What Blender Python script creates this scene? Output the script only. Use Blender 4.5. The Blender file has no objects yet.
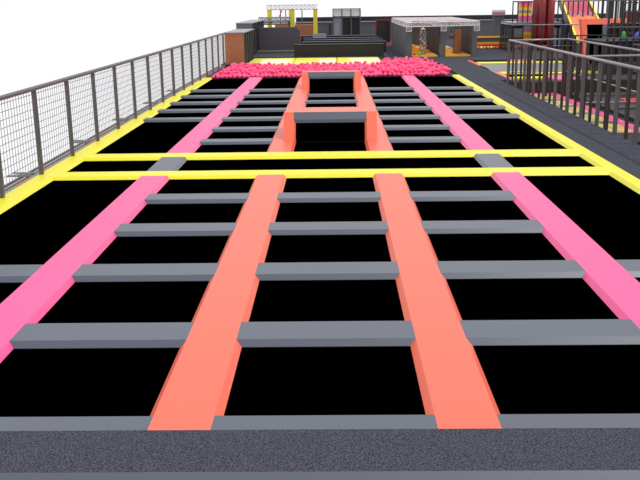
import bpy, math, random
from mathutils import Vector, Matrix
random.seed(7)
S = 1.5                      # building unit -> metres
SC = bpy.context.scene
COL = SC.collection

# ------------------------------------------------------------------ camera, world, sun, exposure
cam_d = bpy.data.cameras.new('camera'); cam = bpy.data.objects.new('camera', cam_d); COL.objects.link(cam)
cam_d.sensor_width = 36.0; cam_d.lens = 886.26 / 640 * 36.0; cam_d.clip_end = 400
R_ = Vector((0.99980964, 0.01453164, -0.01302001)); U_ = Vector((0.00879949, 0.25975997, 0.96563312)); F_ = Vector((-0.01741431, 0.96556387, -0.25958265))
m = Matrix((R_, U_, -F_)).transposed().to_4x4(); m.translation = Vector((0.0765, 0, 2.4)) * S
cam.matrix_world = m
SC.camera = cam
w = bpy.data.worlds.new('world'); SC.world = w; w.use_nodes = True
bg = w.node_tree.nodes['Background']; bg.inputs[0].default_value = (1.0, 1.0, 1.03, 1); bg.inputs[1].default_value = 1.0
sd = bpy.data.lights.new('sun', 'SUN'); sd.energy = 1.8; sd.angle = math.radians(1.6); sd.color = (1.0, 0.98, 0.95)
sun = bpy.data.objects.new('sun', sd); COL.objects.link(sun)
sun.rotation_euler = Vector((-0.44, 0.19, -1)).to_track_quat('-Z', 'Y').to_euler(); sun.location = (0, 0, 20)
vs = SC.view_settings; vs.view_transform = 'Standard'; vs.look = 'None'; vs.exposure = 0.0; vs.gamma = 1; vs.use_curve_mapping = False

# ------------------------------------------------------------------ materials
def mat(name, col, rough=0.5, spec=0.5, metal=0.0, noise=0.0, scale=40.0, bump=0.0, col2=None):
    mt = bpy.data.materials.new(name); mt.use_nodes = True
    nt = mt.node_tree; b = nt.nodes['Principled BSDF']
    b.inputs['Roughness'].default_value = rough; b.inputs['Metallic'].default_value = metal
    b.inputs['Specular IOR Level'].default_value = spec
    c2 = col2 or tuple(c * (1 - noise) for c in col); c1 = col if col2 else tuple(min(1, c * (1 + noise)) for c in col)
    tc = nt.nodes.new('ShaderNodeTexCoord'); nz = nt.nodes.new('ShaderNodeTexNoise')
    nz.inputs['Scale'].default_value = scale; nz.inputs['Detail'].default_value = 3
    nt.links.new(tc.outputs['Object'], nz.inputs['Vector'])
    rp = nt.nodes.new('ShaderNodeValToRGB'); e = rp.color_ramp.elements
    e[0].position = .35; e[1].position = .65; e[0].color = (*c2, 1); e[1].color = (*c1, 1)
    nt.links.new(nz.outputs['Fac'], rp.inputs['Fac']); nt.links.new(rp.outputs['Color'], b.inputs['Base Color'])
    if bump:
        bp = nt.nodes.new('ShaderNodeBump'); bp.inputs['Strength'].default_value = bump; bp.inputs['Distance'].default_value = .01
        nt.links.new(nz.outputs['Fac'], bp.inputs['Height']); nt.links.new(bp.outputs['Normal'], b.inputs['Normal'])
    return mt
M = dict(
    grey=mat('grey_vinyl', (.066, .079, .108), .36, .6, noise=.05, scale=60, bump=.05),
    orange=mat('orange_vinyl', (.78, .120, .062), .38, .5, noise=.02, scale=60, bump=.05),
    pink=mat('pink_vinyl', (.80, .070, .255), .38, .5, noise=.02, scale=60, bump=.05),
    yellow=mat('yellow_vinyl', (.78, .71, .016), .42, .5, noise=.02, scale=60, bump=.05),
    cream=mat('cream_vinyl', (.98, .93, .55), .4, .5, noise=.02),
    mesh=mat('black_jumping_mat', (.0, .0, .0), 1, 0.0),
    carpet=mat('speckled_carpet', (.100, .104, .130), 1, .1, scale=84, col2=(.006, .007, .012)),
    steel=mat('brown_grey_steel', (.10, .09, .086), .45, .5, noise=.08),
    rail=mat('pale_steel', (.30, .29, .32), .3, .6, metal=.3, noise=.03),
    wire=mat('wire', (.2, .2, .205), .6, .3),
    darksteel=mat('dark_brown_steel', (.032, .024, .022), .5, .4, noise=.08),
    black=mat('black_steel', (.02, .02, .023), .5, .4, noise=.1),
    wood=mat('orange_brown_wood', (.36, .14, .065), .6, .3, noise=.06, scale=6, bump=.1),
    wallg=mat('grey_wall_paint', (.115, .118, .128), .6, .3, noise=.03, scale=3),
    walld=mat('dark_wall_paint', (.016, .018, .02), .6, .3, noise=.05, scale=3),
    walld2=mat('charcoal_slat', (.04, .042, .048), .6, .3, noise=.03),
    walll=mat('pale_ledge', (.26, .28, .33), .5, .4, noise=.03),
    purple=mat('purple_grey_wall', (.085, .075, .088), .6, .3, noise=.04, scale=3),
    olive=mat('olive_grey_pad', (.095, .10, .085), .6, .3, noise=.04),
    brownblack=mat('brown_black_wall', (.028, .026, .022), .6, .3, noise=.1, scale=8),
    ball=mat('pink_foam', (.92, .085, .235), .55, .4, noise=.05, scale=10),
    white=mat('white_metal', (.62, .61, .64), .4, .5, noise=.03),
    roof=mat('pale_pink_roof', (.74, .62, .64), .5, .4, noise=.1, scale=6),
    mirror=mat('light_panel', (.8, .82, .84), .3, .5, noise=.03),
    ycol=mat('yellow_column', (.70, .60, .03), .5, .4, noise=.04),
    amber=mat('amber_pad', (.85, .42, .03), .5, .4, noise=.06),
    red=mat('dark_red_vinyl', (.22, .010, .013), .45, .5, noise=.1, scale=5),
    bred=mat('bright_red', (.75, .03, .03), .5, .5, noise=.06),
    magenta=mat('magenta_slide', (.50, .035, .10), .35, .5, noise=.05),
    slorange=mat('orange_slide', (.95, .22, .06), .35, .5, noise=.05),
    green=mat('green_plastic', (.05, .42, .08), .4, .5, noise=.05),
    blue=mat('blue_plastic', (.05, .08, .45), .4, .5, noise=.05),
    navy=mat('navy_pad', (.012, .012, .06), .5, .4, noise=.05),
    sheet=mat('grey_wavy_mat', (.13, .135, .135), .4, .5, noise=.15, scale=2),
    palegreen=mat('pale_green', (.25, .5, .2), .4, .5), paleblue=mat('pale_blue', (.3, .38, .6), .4, .5),
    dullyellow=mat('dull_yellow_vinyl', (.55, .42, .09), .45, .4, noise=.1),
    mauve=mat('mauve_pad', (.50, .16, .24), .5, .4, noise=.04),
)

# ------------------------------------------------------------------ mesh builder (in building units)
LOC = {}
class MB:
    def __init__(s): s.v = []; s.f = []; s.mi = []
    def add(s, vs, fs, mi=0):
        n = len(s.v); s.v += [tuple(q) for q in vs]; s.f += [tuple(i + n for i in f) for f in fs]; s.mi += [mi] * len(fs); return s
    def hexa(s, p, mi=0):     # 8 points: bottom ring 0-3 (ccw), top ring 4-7
        return s.add(p, [(3, 2, 1, 0), (4, 5, 6, 7), (0, 1, 5, 4), (1, 2, 6, 5), (2, 3, 7, 6), (3, 0, 4, 7)], mi)
    def box(s, x0, x1, y0, y1, z0, z1, mi=0, bev=0.0):
        if x0 > x1: x0, x1 = x1, x0
        if y0 > y1: y0, y1 = y1, y0
        b = bev
        if b:
            r = lambda z, q: [(x0 + q, y0 + q, z), (x1 - q, y0 + q, z), (x1 - q, y1 - q, z), (x0 + q, y1 - q, z)]
            vs = r(z0, 0) + r(z1 - b, 0) + r(z1, b)
            fs = [(3, 2, 1, 0), (8, 9, 10, 11)]
            for k in (0, 4):
                for i in range(4): j = (i + 1) % 4; fs.append((k + i, k + j, k + 4 + j, k + 4 + i))
            return s.add(vs, fs, mi)
        return s.hexa([(x0, y0, z0), (x1, y0, z0), (x1, y1, z0), (x0, y1, z0), (x0, y0, z1), (x1, y0, z1), (x1, y1, z1), (x0, y1, z1)], mi)
    def tube(s, a, b, r, n=8, mi=0, r2=None):
        a = Vector(a); b = Vector(b); d = (b - a).normalized(); u = d.orthogonal().normalized(); v = d.cross(u)
        r2 = r if r2 is None else r2; vs = []
        for p, q in ((a, r), (b, r2)):
            for i in range(n): t = 2 * math.pi * (i + .5) / n; vs.append(p + (u * math.cos(t) + v * math.sin(t)) * q)
        fs = [(i, (i + 1) % n, n + (i + 1) % n, n + i) for i in range(n)] + [tuple(range(n - 1, -1, -1)), tuple(range(n, 2 * n))]
        return s.add(vs, fs, mi)
    def lathe(s, c, prof, n=12, mi=0):
        vs = []; fs = []
        for r, z in prof:
            for i in range(n): t = 2 * math.pi * i / n; vs.append((c[0] + r * math.cos(t), c[1] + r * math.sin(t), c[2] + z))
        for k in range(len(prof) - 1):
            for i in range(n): j = (i + 1) % n; fs.append((k * n + i, k * n + j, (k + 1) * n + j, (k + 1) * n + i))
        fs += [tuple(range(n - 1, -1, -1)), tuple(range((len(prof) - 1) * n, len(prof) * n))]
        return s.add(vs, fs, mi)
    def truss(s, a, b, h, d, r=.018, n=6, mi=0):   # box truss from a to b, height h, depth d (a/b = centre)
        a = Vector(a); b = Vector(b); t = (b - a).normalized(); up = Vector((0, 0, 1)); sd_ = t.cross(up).normalized()
        cs = [up * (h / 2) * i + sd_ * (d / 2) * j for i, j in ((1, 1), (1, -1), (-1, -1), (-1, 1))]
        for c in cs: s.tube(a + c, b + c, r, 4)
        for k in range(n):
            p = a.lerp(b, k / n); q = a.lerp(b, (k + 1) / n)
            for i in range(4):
                c, e = cs[i], cs[(i + 1) % 4]
                if k % 2: c, e = e, c
                s.tube(p + c, q + e, r * .75, 4)
                s.tube(p + c, p + e, r * .6, 4)
        return s
    def build(s, name, m_, parent=None, smooth=False, **k):
        me = bpy.data.meshes.new(name)
        if parent is not None: o0 = Vector(LOC[parent.name])
        else:
            xs, ys, zs = zip(*s.v); o0 = Vector(((min(xs) + max(xs)) / 2, (min(ys) + max(ys)) / 2, min(zs)))
        me.from_pydata([(Vector(q) - o0) * S for q in s.v], [], s.f)
        for q in (m_ if isinstance(m_, (list, tuple)) else [m_]): me.materials.append(M[q])
        me.polygons.foreach_set('material_index', s.mi)
        if smooth: me.polygons.foreach_set('use_smooth', [True] * len(s.f))
        me.update()
        o = bpy.data.objects.new(name, me); COL.objects.link(o); LOC[o.name] = tuple(o0)
        if parent is not None: o.parent = parent
        else: o.location = o0 * S
        return tag(o, **k)
def tag(o, label=None, cat=None, group=None, kind=None):
    if label: o['label'] = label
    if cat: o['category'] = cat
    if group: o['group'] = group
    if kind: o['kind'] = kind
    return o
def empty(name, loc, **k):
    o = bpy.data.objects.new(name, None); COL.objects.link(o); o.location = Vector(loc) * S; LOC[o.name] = tuple(loc)
    return tag(o, **k)

# ------------------------------------------------------------------ layout numbers
BV, PH, PB = .043, .045, -.065          # pad bevel, pad bevel drop, pad underside
OI, OO, PI_, PO = .662, 1.031, 2.352, 2.724
YI, YL, YR = 4.04, -4.282, 4.235
YB = {0: 4.870, 1: 6.491, 2: 8.111, 3: 9.718, 4: 11.326, 5: 12.955, 6: 14.578}
YF_ = {1: 6.126, 2: 7.741, 3: 9.361, 4: 10.977, 5: 12.590, 6: 14.204}
def yb(k): return YB.get(k, 4.870 + 1.608 * k)
def yf(k): return YF_.get(k, yb(k) - .345)

# pad profile: top rectangle plus sloped skirt.  sides: bevel outward (+1), undercut (-1) or square (0)
def pad(x0, x1, y0, y1, l=1, r=1, f=1, b=1, ztop=0.0, mb=None):
    mb = mb or MB()
    o = lambda q: BV * q
    X0, X1, Y0, Y1 = x0 - o(l), x1 + o(r), y0 - o(f), y1 + o(b)
    z1, z2, z3 = ztop, ztop - PH, ztop + PB
    vs = []
    for (a, c, d, e, z) in ((X0, X1, Y0, Y1, z3), (X0, X1, Y0, Y1, z2), (x0, x1, y0, y1, z1)):
        vs += [(a, d, z), (c, d, z), (c, e, z), (a, e, z)]
    fs = [(3, 2, 1, 0), (8, 9, 10, 11)]
    for k in (0, 4):
        for i in range(4): j = (i + 1) % 4; fs.append((k + i, k + j, k + 4 + j, k + 4 + i))
    return mb.add(vs, fs)

# ------------------------------------------------------------------ setting
fl = MB()
fl.box(-4.285, YR, 4.0, 62, -1.2, PB)                       # recessed bed under the trampolines
fl.box(YR, 5.2, 1.0, 62, -1.2, 0)                           # walkway on the right
fl.box(-4.285, YR, 4.211, 4.688, PB, 0)                     # strip at the near end
fl.box(2.35, YR, 37.6, 62, PB, 0)
fl.box(-4.285, 2.35, 40.9, 62, PB, 0)
fl.box(5.2, 16, 27.75, 62, -1.2, PB)
fl.box(5.2, 5.52, 27.75, 37.3, PB, 0)
fl.box(5.2, 16, 37.3, 62, PB, 0)
fl.box(5.2, 16, 1.0, 27.75, -1.2, -.46)
fl.box(-4.5, -4.285, 36.5, 51, -1.2, 0)
fl.build('floor', 'carpet', kind='structure')
wb = MB(); wb.box(-2.4, 18, 60.2, 60.6, 0, 1.42); wb.build('wall_back', 'walld', kind='structure')
wb = MB(); wb.box(-2.4, 18, 59.0, 60.18, 0, 1.1); wb.build('wall_back_lower', 'wallg', kind='structure')
wb = MB(); wb.box(-2.4, 18, 58.95, 60.18, 1.102, 1.13); wb.build('trim_1', 'walll', kind='structure')

wb = MB(); wb.box(5.2, 16, 27.70, 27.749, -.459, -.066); wb.build('trim_2', 'brownblack', kind='structure')
wb = MB(); wb.box(7.2, 16, 27.751, 27.80, PB, -.03); wb.build('trim_3', 'brownblack', kind='structure')

# ------------------------------------------------------------------ trampoline field: frame pads
side = {-1: 'left', 1: 'right'}
ords = ['first', 'second', 'third', 'fourth', 'fifth', 'sixth', 'seventh', 'eighth']
def beam(name, x0, x1, y0, y1, m_, lab, **k): return pad(x0, x1, y0, y1, **k).build(name, m_, label=lab, cat='pad', group=None)
for s in (-1, 1):
    sn = side[s]
    a, b = sorted((s * OI, s * OO)); c, d = sorted((s * PI_, s * PO))
    beam('safety_pad', a, b, 4.688, yf(5), 'orange', 'long orange foam pad of the near field, %s side of the middle lane' % sn, f=0, b=-1)
    beam('safety_pad', c, d, 4.688, yf(5), 'pink', 'long pink foam pad of the near field, %s of the orange pads' % sn, f=0, b=-1)
    beam('safety_pad', a, b, yb(6), 29.95, 'orange', 'long orange foam pad of the far field, %s side of the upright trampolines' % sn, f=-1, b=0)
    beam('safety_pad', c, d, yb(6), 29.95, 'pink', 'long pink foam pad running to the ball pit on the %s' % sn, f=-1, b=0)
    beam('safety_pad', c, d, yb(5), yf(6), 'grey', 'short grey foam pad between the two yellow cross pads on the %s' % sn, f=-1, b=-1)
pad(YL, -YI, yb(0) + .045, 30.0, l=0, r=1, f=0, b=0).build('safety_pad', 'yellow', label='long yellow edge pad on the left, under the wire fence', cat='pad')
pad(YI, YR, yb(0) + .045, 30.0, l=1, r=0, f=0, b=0).build('safety_pad', 'yellow', label='long yellow edge pad on the right, beside the carpet walkway', cat='pad')
pad(-YI, YI, yf(5), yb(5), l=-1, r=-1).build('safety_pad', 'yellow', label='nearer of the two yellow pads crossing the whole field', cat='pad')
pad(-YI, YI, yf(6), yb(6), l=-1, r=-1).build('safety_pad', 'yellow', label='farther of the two yellow pads crossing the whole field', cat='pad')
lanes = [('outer left', -YI, -PO), ('inner left', -PI_, -OO), ('middle', -OI, OI), ('inner right', OO, PI_), ('outer right', PO, YI)]
for n, x0, x1 in lanes:
    if 'outer' in n: x0, x1 = (-4.28, x1) if x0 < 0 else (x0, 4.23)
    pad(x0, x1, 4.688, yb(0), l=0 if x0 < -4.1 else -1, r=0 if x1 > 4.1 else -1, f=0).build('safety_pad', 'grey', label='grey pad edging the %s lane where it meets the near carpet' % n, cat='pad', group='grey pads at the near carpet edge')
MB().hexa([(-4.285, 3.86, -.34), (4.235, 3.86, -.34), (4.235, 4.0, -.34), (-4.285, 4.0, -.34), (-4.285, 4.209, 0), (4.235, 4.209, 0), (4.235, 4.21, 0), (-4.285, 4.21, 0)]).build('safety_pad', 'grey', label='sloping grey pad under the front edge of the near carpet strip', cat='pad')
near = {0: [2], 1: [1, 2, 3, 4], 2: [1, 2, 3, 4], 3: [1, 2, 3, 4], 4: [2]}
far = {0: range(9, 14), 1: range(7, 14), 2: [11, 12], 3: range(7, 14), 4: range(9, 14)}
for li, (n, x0, x1) in enumerate(lanes):
    for i, k in enumerate(near[li]):
        lab = 'grey cross pad, %s lane of the near field, %s from the carpet' % (n, ords[i]) if len(near[li]) > 1 else 'only grey cross pad in the %s lane of the near field' % n
        pad(x0, x1, yf(k), yb(k), l=-1, r=-1).build('safety_pad', 'grey', label=lab, cat='pad', group='grey cross pads of the near field')
    for i, k in enumerate(far[li]):
        q = ords[i] + ' from the yellow pads'
        lab = 'grey cross pad, %s lane of far field, %s' % (n, q) if li != 2 else 'grey cross pad between the two upright trampolines, %s one' % ('nearer', 'farther')[i]
        pad(x0, x1, yf(k), yb(k), l=-1, r=-1).build('safety_pad', 'grey', label=lab, cat='pad', group='grey cross pads of the far field')

# jumping mats: each cell between pads
def cell(x0, x1, y0, y1, lab, grp):
    b = MB(); b.box(x0 + BV, x1 - BV, y0 + BV, y1 - BV, PB, PB + .016)
    b.build('trampoline_mat', 'mesh', label=lab, cat='trampoline', group=grp)
for li, (n, x0, x1) in enumerate(lanes):
    st = [0] + list(near[li]) + [5]
    for i in range(len(st) - 1):
        cell(x0, x1, yb(st[i]), yf(st[i + 1]), 'black mat in the %s lane of the near field, %s from the carpet' % (n, ords[i]), 'near field trampoline mats')
    if li == 2: continue
    st = [6] + list(far[li])
    for i in range(len(st)):
        y1 = yf(st[i + 1]) if i + 1 < len(st) else 29.95
        cell(x0, x1, yb(st[i]), y1, 'black mat in the %s lane of the far field, %s from the yellow pads' % (n, ords[i]), 'far field trampoline mats')
for n, x0, x1 in (('left', -YI, -PO), ('middle', -PI_, PI_), ('right', PO, YI)):
    cell(x0, x1, yb(5), yf(6), 'black trampoline mat between the two yellow cross pads, %s one' % n, 'mats between the yellow pads')
cell(-OI, OI, yb(6), 15.91, 'black trampoline mat in front of the nearer upright trampoline', 'far field trampoline mats')
cell(-OI, OI, 17.5, yf(11), 'black trampoline mat just behind the nearer upright trampoline', 'far field trampoline mats')
cell(-OI, OI, yb(11), yf(12), 'black trampoline mat between the two middle grey cross pads of the far field', 'far field trampoline mats')
cell(-OI, OI, yb(12), 25.43, 'black trampoline mat at the foot of the farther upright trampoline', 'far field trampoline mats')

# upright (leaning) trampolines of the middle lane
def wall_tramp(y0, lab):
    W, I, H, L = .845, .662, .435, .34
    r = empty('upright_trampoline', (0, y0, 0), label=lab, cat='trampoline', group='upright trampolines of the middle lane')
    Y = lambda z: y0 + L * z / H
    def slab(x0, x1, z0, z1, t0=0.0, t1=.045):       # piece lying on the leaning face, t = out of the face
        ny, nz = -H, L; q = math.hypot(ny, nz); ny /= q; nz /= q
        P = lambda x, z, t: (x, Y(z) + ny * t, z + nz * t)
        return [P(x0, z0, t0), P(x1, z0, t0), P(x1, z1, t0), P(x0, z1, t0)], [P(x0, z0, t1), P(x1, z0, t1), P(x1, z1, t1), P(x0, z1, t1)]
    def put(mb, a, b): return mb.add(a + b, [(0, 1, 2, 3)[::-1], (4, 5, 6, 7), (0, 1, 5, 4), (1, 2, 6, 5), (2, 3, 7, 6), (3, 0, 4, 7)])
    body = MB(); yT = y0 + L; t = 1.2
    body.add([(-W, y0, .001), (W, y0, .001), (W, yT + t, .001), (-W, yT + t, .001), (-W, yT, H), (W, yT, H), (W, yT + t, H - .03), (-W, yT + t, H - .03)],
             [(3, 2, 1, 0), (4, 5, 6, 7), (0, 1, 5, 4), (1, 2, 6, 5), (2, 3, 7, 6), (3, 0, 4, 7)])
    body.build('body', 'orange', r)
    for s_ in (-1, 1):
        a, b = sorted((s_ * I, s_ * W)); sp = MB()
        A, B = slab(a, b, -.03, H, 0, .04)
        A = [list(q) for q in A]
        if s_ < 0: A[1][0] += .04; A[2][0] += .04
        else: A[0][0] -= .04; A[3][0] -= .04
        put(sp, [tuple(q) for q in A], B); sp.build('side_pad', 'orange', r)
    A, B = slab(-I + .04, I - .04, .0, H, 0, .012); put(MB(), A, B).build('jumping_mat', 'mesh', r)
    tp = MB(); A, B = slab(-I, I, H - .125, H, 0.013, .041); A2, B2 = slab(-I + .04, I - .04, H - .165, H, 0.013, .041)
    A[0] = A2[0]; A[1] = A2[1]; put(tp, A, B); tp.build('top_pad', 'grey', r)
    return r
wall_tramp(15.9, 'nearer upright trampoline with orange frame standing in the middle lane')
wall_tramp(25.42, 'farther upright trampoline with orange frame, just in front of the pink ball pit')

# ------------------------------------------------------------------ left wire fence
fx = -4.24; fh = 1.28; fp = 1.6106; py = [12.79 + fp * k for k in range(-1, 15)]
fence = empty('wire_fence', (fx, 11, 0), label='long brown grey wire mesh fence standing on the left yellow pad', cat='fence')
MB().box(fx - .034, fx + .034, py[0] - 1.55, 36.0, fh - .055, fh, bev=.02).build('top_rail', 'steel', fence)
for i, y in enumerate(py):
    MB().box(fx - .03, fx + .03, y - .03, y + .03, 0.001, fh - .05).build('post', 'steel', fence)
for i in range(-1, len(py)):
    a = py[i] if i >= 0 else py[0] - 1.55; b = py[i + 1] if i + 1 < len(py) else 36.0
    mb = MB(); rr = .0033
    for k in range(1, 12): z = .03 + k * .104; mb.box(fx - rr, fx + rr, a, b, z - rr, z + rr)
    n = max(1, round((b - a) / .105))
    for k in range(1, n): y = a + (b - a) * k / n; mb.box(fx - rr * .8, fx + rr * .8, y - rr, y + rr, .02, fh - .04)
    for z in (.03, .055): mb.box(fx - rr, fx + rr, a, b, z - rr, z + rr)
    mb.build('mesh_panel', 'wire', fence)
kb = MB(); kb.box(-4.38, -4.286, 8, 36.2, -.10, -.02); kb.build('edge_kerb', 'walll', label='narrow pale kerb along the outer side of the wire fence', cat='kerb')
for i in range(22):
    y = 9.6 + i * 1.2
    MB().box(-4.335, -4.29, y, y + .55, -.019, -.005).build('edge_marker', 'bred', label='small red marker strip on the kerb outside the wire fence', cat='marker', group='red markers outside the fence')
lt = empty('cable_tray', (-4.46, 20, -.1), label='flat dark metal ladder tray lying outside the wire fence', cat='tray')
for x in (-4.395, -4.51, -4.62): MB().box(x - .012, x + .012, 8, 36.2, -.1, -.06).build('tray_rail', 'wire', lt)
for k in range(5):
    mb = MB(); y = 12.9 + k * 3.25
    mb.box(-4.8, -4.383, y, y + .05, -.058, -.04); mb.box(-4.8, -4.383, y + .25, y + .3, -.058, -.04)
    mb.tube((-4.8, y, -.048), (-4.39, y + .3, -.048), .014, 4); mb.build('tray_bracket', 'wire', lt)

# ------------------------------------------------------------------ ball pit
br = .066
def ico(r, sub=2):
    import bmesh
    bm = bmesh.new(); bmesh.ops.create_icosphere(bm, subdivisions=sub, radius=r)
    v = [tuple(q.co) for q in bm.verts]; f = [tuple(x.index for x in q.verts) for q in bm.faces]; bm.free(); return v, f
v2, f2 = ico(br * S, 2); bme = bpy.data.meshes.new('foam_ball'); bme.from_pydata(v2, [], f2); bme.materials.append(M['ball'])
bme.polygons.foreach_set('use_smooth', [True] * len(f2)); bme.update()
cand = []
pit = 2 * br + .004
row = 0; y = 30.1
while y < 37.0:
    xl = -3.98 + (y - 30.1) * .035; xr = 3.95 - (y - 30.1) * .03
    if y > 34.7: xl = 2.1
    x = xl + (pit / 2 if row % 2 else 0)
    while x < xr:
        z = br + PB + random.random() ** 3 * .05
        cand.append((x + random.uniform(-.001, .001), y, z)); x += pit + random.random() * .03
    y += pit * .9 + .01; row += 1
front = cand[:250]; rest = cand[250:]
top = []
for q in random.sample(front[60:240], 50): top.append((q[0] + pit * .5, q[1] + pit * .3, q[2] + br * 1.75))
for i, q in enumerate(front + top):
    o = bpy.data.objects.new('foam_ball', bme); COL.objects.link(o); o.location = Vector(q) * S
    tag(o, 'bright pink foam ball in the front rows of the ball pit', 'ball', 'pink balls at the front of the pit')
v1, f1 = ico(br, 2); mb = MB()
for q in rest + [(q[0] + pit * .5, q[1] + .03, q[2] + br * 1.5) for q in random.sample(rest, len(rest) // 4)]:
    mb.add([(a + q[0], b + q[1], c + q[2]) for a, b, c in v1], f1)
mb.build('pit_balls', 'ball', smooth=True, label='mass of bright pink foam balls filling the back of the pit', cat='balls', kind='stuff')
# yellow landing mats behind the balls
for i, (x0, x1) in enumerate(((-3.48, -1.62), (-1.6, .2), (.22, 2.06))):
    lb = ('left', 'middle', 'right')[i]
    r = MB(); r.box(x0, x1, 34.95, 40.2, -.064, .0, bev=.03)
    o = r.build('landing_mat', 'yellow', label='%s of the three yellow landing mats behind the ball pit' % lb, cat='mat', group='yellow landing mats')
    p = MB(); q0, q1 = (x0 + .5, x1 - .1) if i != 1 else (x1 - .75, x1 - .05)
    p.box(q0, q1, 36.6, 39.2, 0.0005, .006); p.build('light_patch', 'cream', o, label='pale patch of light painted on the mat')  # bright light on the yellow mat, painted as a thin cream patch
    p = MB(); p.box(x0 + .02, x1 - .02, 34.88, 34.945, -.06, -.01); p.build('front_edge', 'amber', o, label='amber front edge')

# ------------------------------------------------------------------ left back partitions
def slat_wall(name, x0, x1, y0, y1, z1, n, mface, lab):
    r = empty(name, ((x0 + x1) / 2, (y0 + y1) / 2, 0), label=lab, cat='wall')
    MB().box(x0, x1, y0, y0 + .06, 0.001, z1).build('end_panel', mface, r)
    MB().box(x0, x1 - .12, y0 + .061, y1, 0.001, z1).build('core', 'black', r)
    MB().box(x0 - .03, x1 + .03, y0 - .02, y1, z1 + .001, z1 + .035).build('top_cap', 'walll', r)
    for k in range(n):
        y = y0 + .3 + (y1 - y0 - .4) * k / n
        MB().box(x1 - .118, x1, y, y + (y1 - y0) / n * .3, 0.001, z1).build('slat', 'walld2', r)
slat_wall('partition_wall', -4.28, -3.52, 36.2, 41.0, 1.23, 5, 'wood', 'wood fronted partition wall at the end of the wire fence')
slat_wall('partition_wall', -4.42, -3.68, 42, 50, 1.47, 7, 'wallg', 'tall grey partition with dark slats behind the wood fronted one')
MB().box(-3.66, -1.72, 45.2, 45.5, 0.001, 1.2).box(-1.72, -1.6, 45.2, 45.5, 0.001, 1.08).build('partition_wall', 'purple', label='plain purple grey wall panel behind the left landing mat', cat='wall')
MB().box(-3.66, -1.74, 43.8, 44.2, 0.001, .14, bev=.03).build('base_pad', 'olive', label='low olive grey pad lying in front of the purple grey panel', cat='pad')
o = MB().box(-1.72, 2.34, 41.0, 41.2, 0.001, .53).build('barrier_wall', 'brownblack', label='long low black brown wall right behind the landing mats', cat='wall')
MB().box(-1.72, 2.34, 40.98, 41.22, .531, .55).build('top_cap', 'wallg', o)
for i, (x0, y) in enumerate(((-1.45, 43.6), (-1.42, 45.9), (-1.55, 48.4), (-1.8, 51.6))):
    o = MB().box(x0, 2.6 - .04 * i, y, y + .12, 0.001, .53).build('lane_divider', 'walld', label='thin low black divider, %s behind the black brown wall' % ords[i], cat='wall', group='low black dividers')
    MB().box(x0, 2.6 - .04 * i, y, y + .12, .531, .55).build('top_cap', 'walll', o)
MB().box(-1.1, -.35, 51.2, 51.5, .56 - .559, .66).build('storage_box', 'walll', label='small pale grey box above the farthest black divider', cat='box')

# yellow columned truss gate
g = empty('truss_gate', (-2.3, 52, 0), label='truss gate on three yellow columns in the far left background', cat='gate')
for a, b in ((-3.68, -3.44), (-2.46, -2.14), (-1.07, -.84)): MB().box(a, b, 51.9, 52.14, 0.001, 1.98).build('column', 'ycol', g)
MB().truss((-3.7, 52.02, 2.13), (-.82, 52.02, 2.13), .24, .24, .02, 12).build('truss', 'white', g)
MB().box(-3.7, -.82, 51.9, 52.14, 1.98, 2.005).build('under_beam', 'steel', g)
for x in (-3.17, -2.85, -2.6): MB().box(x - .03, x + .03, 56, 56.06, 0.001, 2.0).build('back_post', 'steel', g)
for x in (-1.85,): MB().box(x - .03, x + .03, 56, 56.06, 0.001, 2.0).build('back_post', 'steel', g)
t = empty('stage_rig', (-3.2, 50.9, 0), label='low grey lattice rig behind the leftmost yellow column', cat='rig')
MB().truss((-4.1, 51, 1.5), (-2.3, 51, 1.5), .18, .3, .025, 9).build('truss', 'rail', t)
MB().truss((-3.9, 51.4, 1.27), (-2.4, 51.4, 1.27), .14, .2, .025, 7).build('truss', 'steel', t)
for x in (-3.9, -2.4): MB().box(x - .04, x + .04, 51.16, 51.24, 0.001, 1.42).build('post', 'black', t)
MB().tube((-3.0, 51.2, 1.55), (-2.78, 51.2, 2.0), .025, 6).build('red_arm', 'bred', t)
MB().box(-3.4, -1.02, 54, 54.6, 0.001, 1.1).build('wooden_box', 'wood', label='orange brown wooden box between the yellow gate columns', cat='box')

# dark cage with pale upper panels
c = empty('metal_cage', (.88, 56, 0), label='dark grey metal cage with pale glass upper panels in the far middle', cat='cage')
for y in (55.4, 56.8):
    for x in (.05, .60, 1.15, 1.70): MB().box(x - .03, x + .03, y, y + .06, 0.001, 1.92).build('post', 'steel', c)
MB().box(.02, 1.73, 55.38, 56.88, 1.921, 1.98).build('top_frame', 'wallg', c)
MB().box(.06, 1.69, 55.4, 55.45, 1.45, 1.55).build('mid_rail', 'steel', c)
for x in (.09, .64, 1.19): MB().box(x, x + .47, 55.46, 55.49, 1.56, 1.9).build('upper_panel', 'mirror', c)
for x in (.09, .64, 1.19):
    mb = MB(); mb.box(x, x + .47, 55.475, 55.49, .2, 1.44, 0)
    mb.build('mesh_panel', 'walld' if x > .1 else 'walll', c)
MB().box(-.22, -.12, 58.6, 58.9, 0.001, 1.0).build('door_post', 'black', label='narrow black post against the back wall, left of the cage', cat='post')
# red framed dark panel left of the play hut
r = empty('red_framed_panel', (2.75, 50, 0), label='dark panel in a red frame left of the truss roofed hut', cat='panel')
MB().box(2.45, 3.15, 50.02, 50.06, .2, 1.35).build('dark_panel', 'black', r)
MB().box(2.38, 3.2, 49.98, 50.1, 1.351, 1.43).box(2.38, 2.445, 49.98, 50.1, .2, 1.35).box(3.155, 3.2, 49.98, 50.1, .2, 1.35).build('frame', 'red', r)
MB().box(2.38, 3.2, 49.9, 50.1, .001, .199).build('base', 'mauve', r, label='mauve base')

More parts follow.
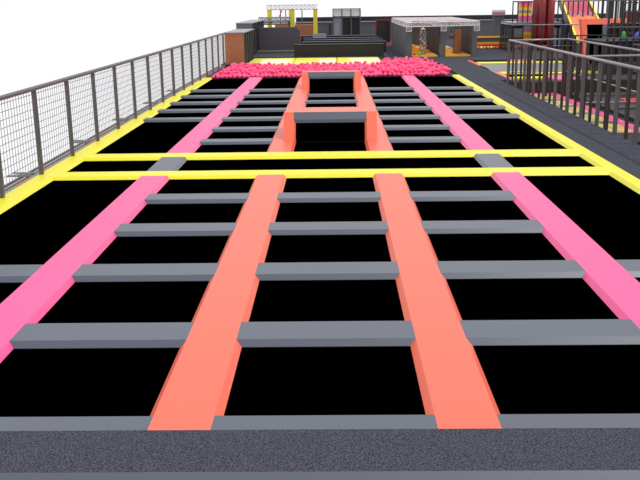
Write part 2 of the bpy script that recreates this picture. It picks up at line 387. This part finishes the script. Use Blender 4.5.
# ------------------------------------------------------------------ play hut with truss roof
h = empty('play_hut', (4.85, 43, 0), label='grey open fronted play hut with a pale truss roof behind the carpet walkway', cat='hut')
YF, YBk = 39.7, 49.5
for a, b in ((3.24, 3.50), (4.75, 4.97), (6.12, 6.34)): MB().box(a, b, YF, YF + .22, 0.001, 1.3).build('front_pillar', 'wallg', h)
for k in range(7): y = YF + .6 + k * 1.38; MB().box(3.24, 3.36, y, y + 1.0, 0.001, 1.25).build('side_panel', 'wallg', h)
for k in range(4): y = YF + .6 + k * 1.6; MB().box(6.22, 6.34, y, y + 1.5, 0.001, 1.25).build('side_panel', 'wallg', h)
for k in range(3): y = YF + 1.6 + k * 1.7; MB().box(4.8, 4.9, y, y + 1.5, 0.001, 1.25).build('inner_panel', 'purple', h)
MB().box(3.4, 6.2, YBk, YBk + .15, 0.001, 1.25).build('back_panel', 'wallg', h)
for x in (3.35, 4.86, 6.28): MB().truss((x, YF, 1.39), (x, YBk, 1.39), .2, .22, .022, 14).build('side_truss', 'white', h)
for x in (3.35, 4.86, 6.29):
    mb = MB()
    for sx in (-.11, .11):
        mb.tube((x + sx, YF - .08, 1.1), (x + sx, YF - .08, 1.48), .018, 4)
    for z in (1.1, 1.24, 1.48): mb.tube((x - .11, YF - .08, z), (x + .11, YF - .08, z), .016, 4)
    mb.tube((x - .11, YF - .08, 1.24), (x + .11, YF - .08, 1.48), .014, 4); mb.tube((x - .11, YF - .08, 1.24), (x + .11, YF - .08, 1.1), .014, 4)
    mb.build('corner_bracket', 'white', h)
MB().truss((3.24, YF, 1.38), (6.4, YF, 1.41), .17, .18, .02, 16).build('front_truss', 'white', h)
MB().truss((3.24, YBk, 1.38), (6.4, YBk, 1.41), .17, .18, .02, 16).build('back_truss', 'white', h)
for k in range(10):
    y = YF + .5 + k * .95
    MB().box(3.24, 6.4, y, y + .34, 1.515, 1.53).build('roof_strip', 'roof', h, label='pale pink roof strip')
MB().box(3.52, 4.66, YF + .1, YBk - .1, 0.001, .05).box(4.98, 6.1, YF + .1, YBk - .1, 0.001, .05).build('floor_pad', 'amber', h, label='amber yellow floor pad')
MB().box(3.5, 3.62, YF + 3, YF + 3.2, .052, 1.2).build('red_post', 'bred', h)
# contents of the hut
b = empty('ball_tower', (4.05, 40.6, .052), label='tall clear tube packed with coloured balls inside the left bay of the hut', cat='toy')
v0, f0 = ico(.062, 1); cols = ['palegreen', 'mauve', 'amber', 'paleblue', 'cream', 'roof', 'paleblue']; mbs = None
for lv in range(10):
    for k in range(4):
        a = k * math.pi / 2 + lv * .6; i = (lv * 3 + k * 2 + (lv * k) % 3) % len(cols)
        MB().add([(p[0] + 4.05 + .1 * math.cos(a), p[1] + 40.6 + .1 * math.sin(a), p[2] + .14 + lv * .1) for p in v0], f0).build('ball', cols[i], b, smooth=True)
MB().lathe((4.05, 40.6, .053), [(.17, 0), (.17, .03)], 12).build('base', 'amber', b)
MB().lathe((4.05, 40.6, 1.14), [(.12, 0), (.02, .12)], 10).build('cap', 'cream', b)
MB().lathe((3.9, 40.3, .052), [(.09, 0), (.11, .04), (.06, .09)], 10).build('soft_cushion', 'green', smooth=True, label='small green cushion at the foot of the tube of balls', cat='cushion')
MB().lathe((3.68, 40.3, .052), [(.08, 0), (.1, .05), (.05, .1)], 10).build('soft_cushion', 'bred', smooth=True, label='small red cushion beside the green one in the hut', cat='cushion')
mb = MB()
for k, (x, z) in enumerate(((3.62, .42), (3.85, .3), (4.3, .18))): mb.box(x, x + .22, 42 , 42.4, .052, z, bev=.03)
mb.build('foam_blocks', 'amber', label='amber soft play blocks at the back of the hut left bay', cat='blocks')
mb = MB(); mb.box(4.98, 5.1, 41, 41.4, .052, .38, bev=.03).box(5.1, 5.25, 41, 41.4, .052, .3, bev=.03).box(5.25, 5.4, 41, 41.4, .052, .22, bev=.03)
mb.build('foam_steps', 'amber', label='amber stepped foam block in the hut right bay', cat='blocks')
MB().box(5.55, 5.85, 41.2, 41.6, .052, 1.1).build('wooden_cupboard', 'wood', label='tall brown wooden cupboard in the hut right bay', cat='cupboard')
r = empty('punch_bag', (5.35, 41.0, .6), label='dark round punch bag hanging in the hut right bay', cat='bag')
MB().lathe((5.35, 40.8, .72), [(.03, 0), (.08, .04), (.10, .11), (.08, .18), (.03, .22)], 12).build('bag', 'steel', r, smooth=True)
MB().tube((5.35, 40.8, .94), (5.35, 40.8, 1.26), .012, 4).build('strap', 'black', r)

# striped edge right of the hut
r = empty('padded_court_edge', (8.3, 46, 0), label='low wall striped amber, grey and red right of the hut', cat='pad')
MB().box(6.9, 9.9, 46, 46.3, .001, .22).build('red_band', 'bred', r); MB().box(6.9, 9.9, 46, 46.3, .221, .32).build('yellow_band', 'amber', r)
MB().box(6.9, 9.9, 46.05, 46.3, .321, .52).build('grey_band', 'wallg', r); MB().box(6.9, 9.9, 46, 46.3, .521, .6).build('top_band', 'amber', r)
for k in range(14):
    x = 7.15 + k * .16 + random.uniform(-.02, .02); z = random.choice([.0, .0])
    MB().lathe((x, 45.6 + random.uniform(-.15, .1), .001), [(.03, 0), (.075, .04), (.075, .1), (.03, .14)], 8).build('foam_ball', random.choice(['bred', 'amber', 'cream', 'slorange']), smooth=True, label='small coloured ball lying at the foot of the striped wall', cat='ball', group='balls by the striped wall')

# ------------------------------------------------------------------ courts on the right
def rim(x0, x1, y0, y1, m_, name, lab, zt=0.0): MB().box(x0, x1, y0, y1, zt + PB, zt, bev=.02).build(name, m_, label=lab, cat='pad')
rim(5.54, 5.72, 34.3, 37.2, 'orange', 'safety_pad', 'coral pad along the carpet edge of the far right court, farther one')
rim(5.56, 5.74, 27.9, 30.8, 'orange', 'safety_pad', 'coral pad along the carpet edge of the far right court, nearer one')
rim(5.75, 9.1, 35.5, 36.1, 'yellow', 'safety_pad', 'yellow cross pad at the far side of the grey wavy mat')
rim(5.77, 9.05, 30.4, 31.0, 'yellow', 'safety_pad', 'yellow cross pad at the near side of the grey wavy mat')
rim(5.77, 6.75, 28.6, 28.95, 'yellow', 'safety_pad', 'yellow cross pad nearest the railing corner, on the right court')
rim(7.2, 8.2, 36.5, 37.25, 'pink', 'safety_pad', 'pink pad behind the grey wavy mat')
rim(6.9, 7.7, 27.9, 29.4, 'pink', 'safety_pad', 'pink pad in front of the grey wavy mat')
mb = MB(); nx, ny = 16, 8; vs = []; fs = []
for j in range(ny + 1):
    for i in range(nx + 1):
        x = 5.6 + 3.3 * i / nx; y = 31.05 + 4.4 * j / ny; vs.append((x, y, -.055 + .07 * (0.5 + .5 * math.sin(i * .9 + j * .5)) * math.sin(math.pi * j / ny)))
n = len(vs); vs += [(a, b, PB) for a, b, c in vs]
for j in range(ny):
    for i in range(nx):
        a = j * (nx + 1) + i; fs.append((a, a + 1, a + nx + 2, a + nx + 1)); fs.append((a + n, a + nx + 1 + n, a + nx + 2 + n, a + 1 + n))
mb.add(vs, fs).build('wavy_mat', 'sheet', smooth=True, label='grey wavy mat between yellow pads on the far right court', cat='mat')
for y0, y1, q in ((36.15, 37.2, 'behind the farther yellow pad'), (29.45, 30.35, 'in front of the nearer yellow pad')):
    MB().box(5.78, 7.15, y0, y1, PB, PB + .016).build('trampoline_mat', 'mesh', label='black mat of the right court, ' + q, cat='trampoline')
# lower court seen through the railing
zc = -.395; X0, X1 = 5.25, 6.62
r = MB().box(X1, 6.9, 18.9, 27.6, -.459, zc, bev=.02).build('safety_pad', 'pink', label='long pink pad on the right side of the sunken court', cat='pad')
MB().box(X0, X1 - .01, 27.3, 27.6, -.459, zc, bev=.02).build('safety_pad', 'pink', label='short pink pad at the far end of the sunken court', cat='pad')
MB().box(X0, X1 - .01, 18.9, 19.2, -.459, zc, bev=.02).build('safety_pad', 'pink', label='short pink pad at the near end of the sunken court', cat='pad')
ys = [19.21, 20.8, 22.45, 24.1, 25.7, 27.29]
for i in range(5):
    a = ys[i] + (.18 if i else 0); b = ys[i + 1] - (.18 if i < 4 else 0)
    MB().box(X0, X1 - .01, a, b, -.459, -.415).build('yellow_mat', 'dullyellow', label='yellow mat of the sunken court, %s from its near end' % ords[i], cat='mat', group='yellow mats of the sunken court')
    if i: MB().box(X0, X1 - .01, ys[i] - .17, ys[i] + .17, -.459, zc, bev=.02).build('safety_pad', 'grey', label='grey cross pad of the sunken court, %s from its near end' % ords[i - 1], cat='pad', group='grey pads of the sunken court')
MB().box(5.25, 16, 17.2, 18.4, -.459, -.30).build('black_platform', 'walld', label='low black platform at the near end of the sunken court', cat='platform')
MB().box(7.2, 16, 19, 27.5, -.459, -.38).build('dark_court', 'brownblack', label='large dark mat right of the sunken pink edged court', cat='mat')
for i in range(5): MB().box(7.4, 15, 19.8 + i * 1.6, 20.0 + i * 1.6, -.379, -.32).build('safety_pad', 'grey', label='grey strip across the large dark mat, %s from its near end' % ords[i], cat='pad', group='grey strips of the dark mat')
for i in range(3): MB().box(8.0 + i * 1.1, 8.6 + i * 1.1, 24.4 + i, 24.9 + i, -.379, -.30).build('floor_block', 'bred', label='flat red block on the large dark mat, %s from the left' % ords[i], cat='block')

# ------------------------------------------------------------------ railings
def railing(name, pts, zb, h_, sp, lab, rm='rail', pm='steel', pr=.032, bottom=.31, rr=.032):
    r = empty(name, (*pts[0], zb), label=lab, cat='railing')
    for (a, b) in zip(pts, pts[1:]):
        A = Vector((*a, 0)); B = Vector((*b, 0)); n = max(1, round((B - A).length / sp))
        MB().tube((a[0], a[1], zb + h_), (b[0], b[1], zb + h_), rr, 8).build('top_rail', rm, r, smooth=True)
        if bottom: MB().tube((a[0], a[1], bottom), (b[0], b[1], bottom), rr * .6, 6).build('bottom_rail', rm, r)
        for k in range(n + (b == pts[-1])):
            p = A.lerp(B, k / n); MB().box(p.x - pr, p.x + pr, p.y - pr, p.y + pr, zb + .001, zb + h_ - rr * .7).build('post', pm, r)
    return r
near_rail = railing('metal_railing', [(5.17, 26.4), (5.17, 11.6)], 0, 1.25, 1.14, 'nearest grey brown railing along the right edge of the carpet walkway', bottom=False)
for k in range(13): MB().box(5.165, 5.215, 25.80 - k * 1.138, 25.85 - k * 1.138, 0.001, 1.22).build('inner_post', 'darksteel', near_rail, label='dark brown inner post')
railing('metal_railing', [(5.2, 26.5), (7.0, 26.95), (7.0, 19.0)], -.459, 1.70, .72, 'railing turning the corner behind the nearest one', pm='darksteel', rr=.028, pr=.034)
railing('metal_railing', [(5.25, 18.55), (9.5, 18.9)], -.459, 1.71, .45, 'railing running right from the middle of the nearest one', pm='darksteel', rr=.024, pr=.026)
railing('metal_railing', [(8.35, 45.2), (8.35, 42.0), (13.5, 41.4)], 0, 1.25, .42, 'black railing far behind, right of the striped wall', pm='black', rr=.026, pr=.024)
railing('metal_railing', [(8.0, 33.0), (13, 33.0)], 0, 1.1, .4, 'thin dark railing crossing the far right court', rm='black', pm='black', rr=.022, pr=.022)
railing('metal_railing', [(8.9, 26.8), (8.9, 19.5)], -.38, 1.45, .5, 'dark railing beyond the sunken court, near the right edge of the photo', rm='steel', pm='darksteel', rr=.022, pr=.024)

# ------------------------------------------------------------------ upper deck, slide, tower, climbing frame
d = empty('upper_deck', (10.9, 46, 0), label='raised dark deck with a railing in the top right background', cat='deck')
MB().box(8.85, 11.3, 45, 48, 1.2, 1.29).build('deck_board', 'rail', d)
MB().box(8.85, 11.3, 45.2, 48, 1.0, 1.199).build('deck_beam', 'walld', d)
for x in (8.95, 11.2):
    for y in (45.3, 47.8): MB().box(x - .04, x + .04, y - .04, y + .04, 0.001, .999).build('deck_leg', 'black', d)
MB().tube((8.85, 45.05, 2.28), (14.2, 45.05, 2.28), .03, 6).build('top_rail', 'steel', d)
for k in range(22): x = 8.88 + k * .245; MB().box(x - .026, x + .026, 45.03, 45.08, 1.291 if x < 11.3 else .9, 2.25).build('post', 'black', d)
t = empty('striped_steps', (9.9, 47.3, 1.29), label='pink and yellow striped soft steps on the upper deck', cat='steps')
for k in range(7): MB().box(9.55, 10.15, 46.6 , 47.2, 1.291 + k * .14, 1.43 + k * .14).build('step_block', ['mauve', 'pink', 'ycol', 'mauve', 'ycol', 'slorange', 'pink'][k], t)
t = empty('striped_steps', (10.4, 44.2, 0), label='pink and yellow striped soft steps below the upper deck', cat='steps')
for k in range(8): MB().box(9.45, 10.05, 44.85, 45.15, .001 + k * .14, .14 + k * .14).build('step_block', ['slorange', 'mauve', 'pink', 'ycol', 'slorange', 'ycol', 'mauve', 'walll'][k], t)
t = empty('soft_play_tower', (10.35, 44.6, 0), label='cluster of tall dark red padded cylinders beside the slide', cat='tower')
for x, y in ((9.9, 44.4), (10.27, 44.5), (10.6, 44.4), (10.1, 43.9), (10.45, 43.8)): MB().lathe((x, y, .001), [(.21, 0), (.19, .8), (.17, 1.6), (.19, 2.7)], 10).build('column', 'red', t, smooth=True)
for x, q in ((11.35, 'left'), (11.6, 'middle'), (11.82, 'right')): MB().lathe((x, 44.2, .001), [(.09, 0), (.09, 1.15)], 8).build('padded_post', 'navy', smooth=True, label='dark navy padded post below the slide, %s of the three' % q, cat='post')
u = empty('utility_block', (9.4, 52, 0), label='small pale pink capped block left of the upper deck', cat='block')
MB().box(9.2, 9.75, 52, 52.5, .001, 1.52).build('block_body', 'wallg', u)
for k, c_ in enumerate(('mauve', 'walll', 'roof')): MB().box(9.15, 9.8, 51.9, 52.5, 1.521 + k * .1, 1.62 + k * .1).build('block_band', c_, u)
# three lane wavy slide
sl = empty('wavy_slide', (12, 44, 0), label='three lane wavy slide, magenta above and orange below', cat='slide')
N = 22
def spt(u, v):            # u down the slide, v across
    y = 49 - 8 * u; xl = 12.15 - 1.0 * u; z = 2.6 - 2.2 * u + .12 * math.sin(u * math.pi * 5) * (u > .15)
    return Vector((xl + 1.25 * v, y, z))
for ln in range(3):
    for part, (k0, k1), mm in (('upper_lane', (0, 11), 'magenta'), ('lower_lane', (11, N), 'slorange')):
        vs = []; fs = []; n = 6
        for k in range(k0, k1 + 1):
            for j in range(n + 1):
                v = (ln + j / n) / 3; p = spt(k / N, v); p.z -= .1 * math.sin(math.pi * j / n); vs.append(p)
        c0 = len(vs); vs += [p - Vector((0, 0, .06)) for p in vs]
        for k in range(k1 - k0):
            for j in range(n):
                a = k * (n + 1) + j; fs.append((a, a + n + 1, a + n + 2, a + 1)); fs.append((a + c0, a + 1 + c0, a + n + 2 + c0, a + n + 1 + c0))
        MB().add(vs, fs).build(part, mm, sl, smooth=True)
for v, nm in ((-.1, 0), (1.02, 1)):
    for zz, th, mm, pn in ((.06, .05, 'yellow', 'edge_trim'), (-.42, .47, 'steel', 'side_board')):
        mb = MB()
        for k in range(N):
            a = spt(k / N, v); b = spt((k + 1) / N, v); a.z = 2.6 - 2.2 * k / N; b.z = 2.6 - 2.2 * (k + 1) / N
            e = Vector((.1, 0, 0)); t0 = Vector((0, 0, zz)); t1 = Vector((0, 0, zz + th))
            mb.hexa([b + t0, b + e + t0, a + e + t0, a + t0, b + t1, b + e + t1, a + e + t1, a + t1])
        mb.build(pn, mm, sl)
for x, y, z in ((11.9, 47, 1.7), (13.1, 47, 1.7), (11.3, 42.5, .5), (12.5, 42.5, .5)): MB().box(x - .05, x + .05, y - .05, y + .05, 0.001, z).build('support', 'steel', sl)
# orange framed upright trampoline on the right
t = empty('orange_portal', (9.8, 34, 0), label='orange framed upright black trampoline in front of the slide', cat='trampoline')
def quad(pts, y0, y1): # pts ccw seen from the front (x,z) 4 corners
    return MB().hexa([(a * (1 + max(c, 0) * .0135), b + c * .45, c * 1.01) for a, b, c in [(pts[0][0], y0, pts[0][1]), (pts[1][0], y0, pts[1][1]), (pts[1][0], y1, pts[1][1]), (pts[0][0], y1, pts[0][1]), (pts[3][0], y0, pts[3][1]), (pts[2][0], y0, pts[2][1]), (pts[2][0], y1, pts[2][1]), (pts[3][0], y1, pts[3][1])]])
quad([(9.50, 0.001), (9.66, 0.001), (9.45, 1.62), (9.25, 1.62)], 34, 34.3).build('left_leg', 'orange', t)
quad([(9.47, 1.42), (11.0, 1.42), (11.0, 1.62), (9.455, 1.62)], 34, 34.3).build('top_beam', 'orange', t)
quad([(9.67, 0.001), (10.12, 0.001), (10.06, 1.419), (9.475, 1.419)], 34.1, 34.2).build('jumping_mat', 'mesh', t)
quad([(10.13, 0.001), (10.32, 0.001), (10.3, 1.429), (10.07, 1.429)], 34, 34.2).build('right_pad', 'grey', t, label='grey side pad')
# climbing frame
cf = empty('climbing_frame', (11.5, 31, -.06), label='tall dark steel climbing frame at the right edge of the photo', cat='climbing frame')
for j, y in enumerate((30.0, 32.6, 36.0)):
    x = (9.08, 10.4, 10.6)[j]
    while x < 13.5:
        MB().box(x - .03, x + .03, y - .03, y + .03, -.064, 3.0).build('post', 'black', cf); x += (.21, .29, .36)[j]
for y, x0, zs in ((29.96, 9.05, (2.3, 1.45, 1.1)), (32.56, 10.35, (2.2, 1.9, 1.15, .75)), (35.96, 10.55, (2.3, 1.4))):
    for z in zs: MB().box(x0, 13.5, y - .05, y + .02, z, z + .045).build('cross_bar', 'steel', cf)
MB().box(9.0, 13.5, 30.1, 32.5, .95, 1.01).build('lower_platform', 'walld', cf)
MB().box(10.45, 13.5, 32.7, 34.3, 1.42, 1.5).build('upper_platform', 'walld', cf)
MB().box(10.5, 13.5, 36.1, 36.2, .001, 1.35).build('back_screen', 'brownblack', cf)
MB().lathe((9.98, 31.2, 1.011), [(.06, 0), (.07, .1), (.06, .24), (.03, .28)], 8).build('skittle', 'green', smooth=True, label='green upright skittle inside the climbing frame', cat='toy')
MB().lathe((10.55, 31.2, 1.011), [(.24, 0), (.2, .14), (.12, .24), (.03, .3)], 10).build('soft_cone', 'blue', smooth=True, label='blue soft cone inside the climbing frame at the right edge', cat='toy')
sb = MB().box(11.75, 12.6, 36.5, 37.2, .001, 1.85).build('soft_block', 'red', label='tall dark red block behind the climbing frame', cat='block')

MB().box(11.9, 12.4, 36.5, 37.1, 1.851, 1.95).build('lid', 'cream', sb, label='pale yellow lid')
# white safety net behind the slide and frame
nt_ = empty('safety_net', (14, 43, 0), label='pale safety net behind the slide and climbing frame', cat='net')
mb = MB(); 
for k in range(50): x = 12.9 + k * .11; mb.box(x - .005, x + .005, 43, 43.01, .0015, 3.2)
for k in range(28): z = .1 + k * .11; mb.box(12.9, 18.3, 43, 43.01, z - .005, z + .005)
mb.build('netting', 'wire', nt_)
for x in (12.88, 15.8, 18.3): MB().box(x - .04, x + .04, 42.98, 43.06, .001, 3.2).build('net_post', 'steel', nt_)
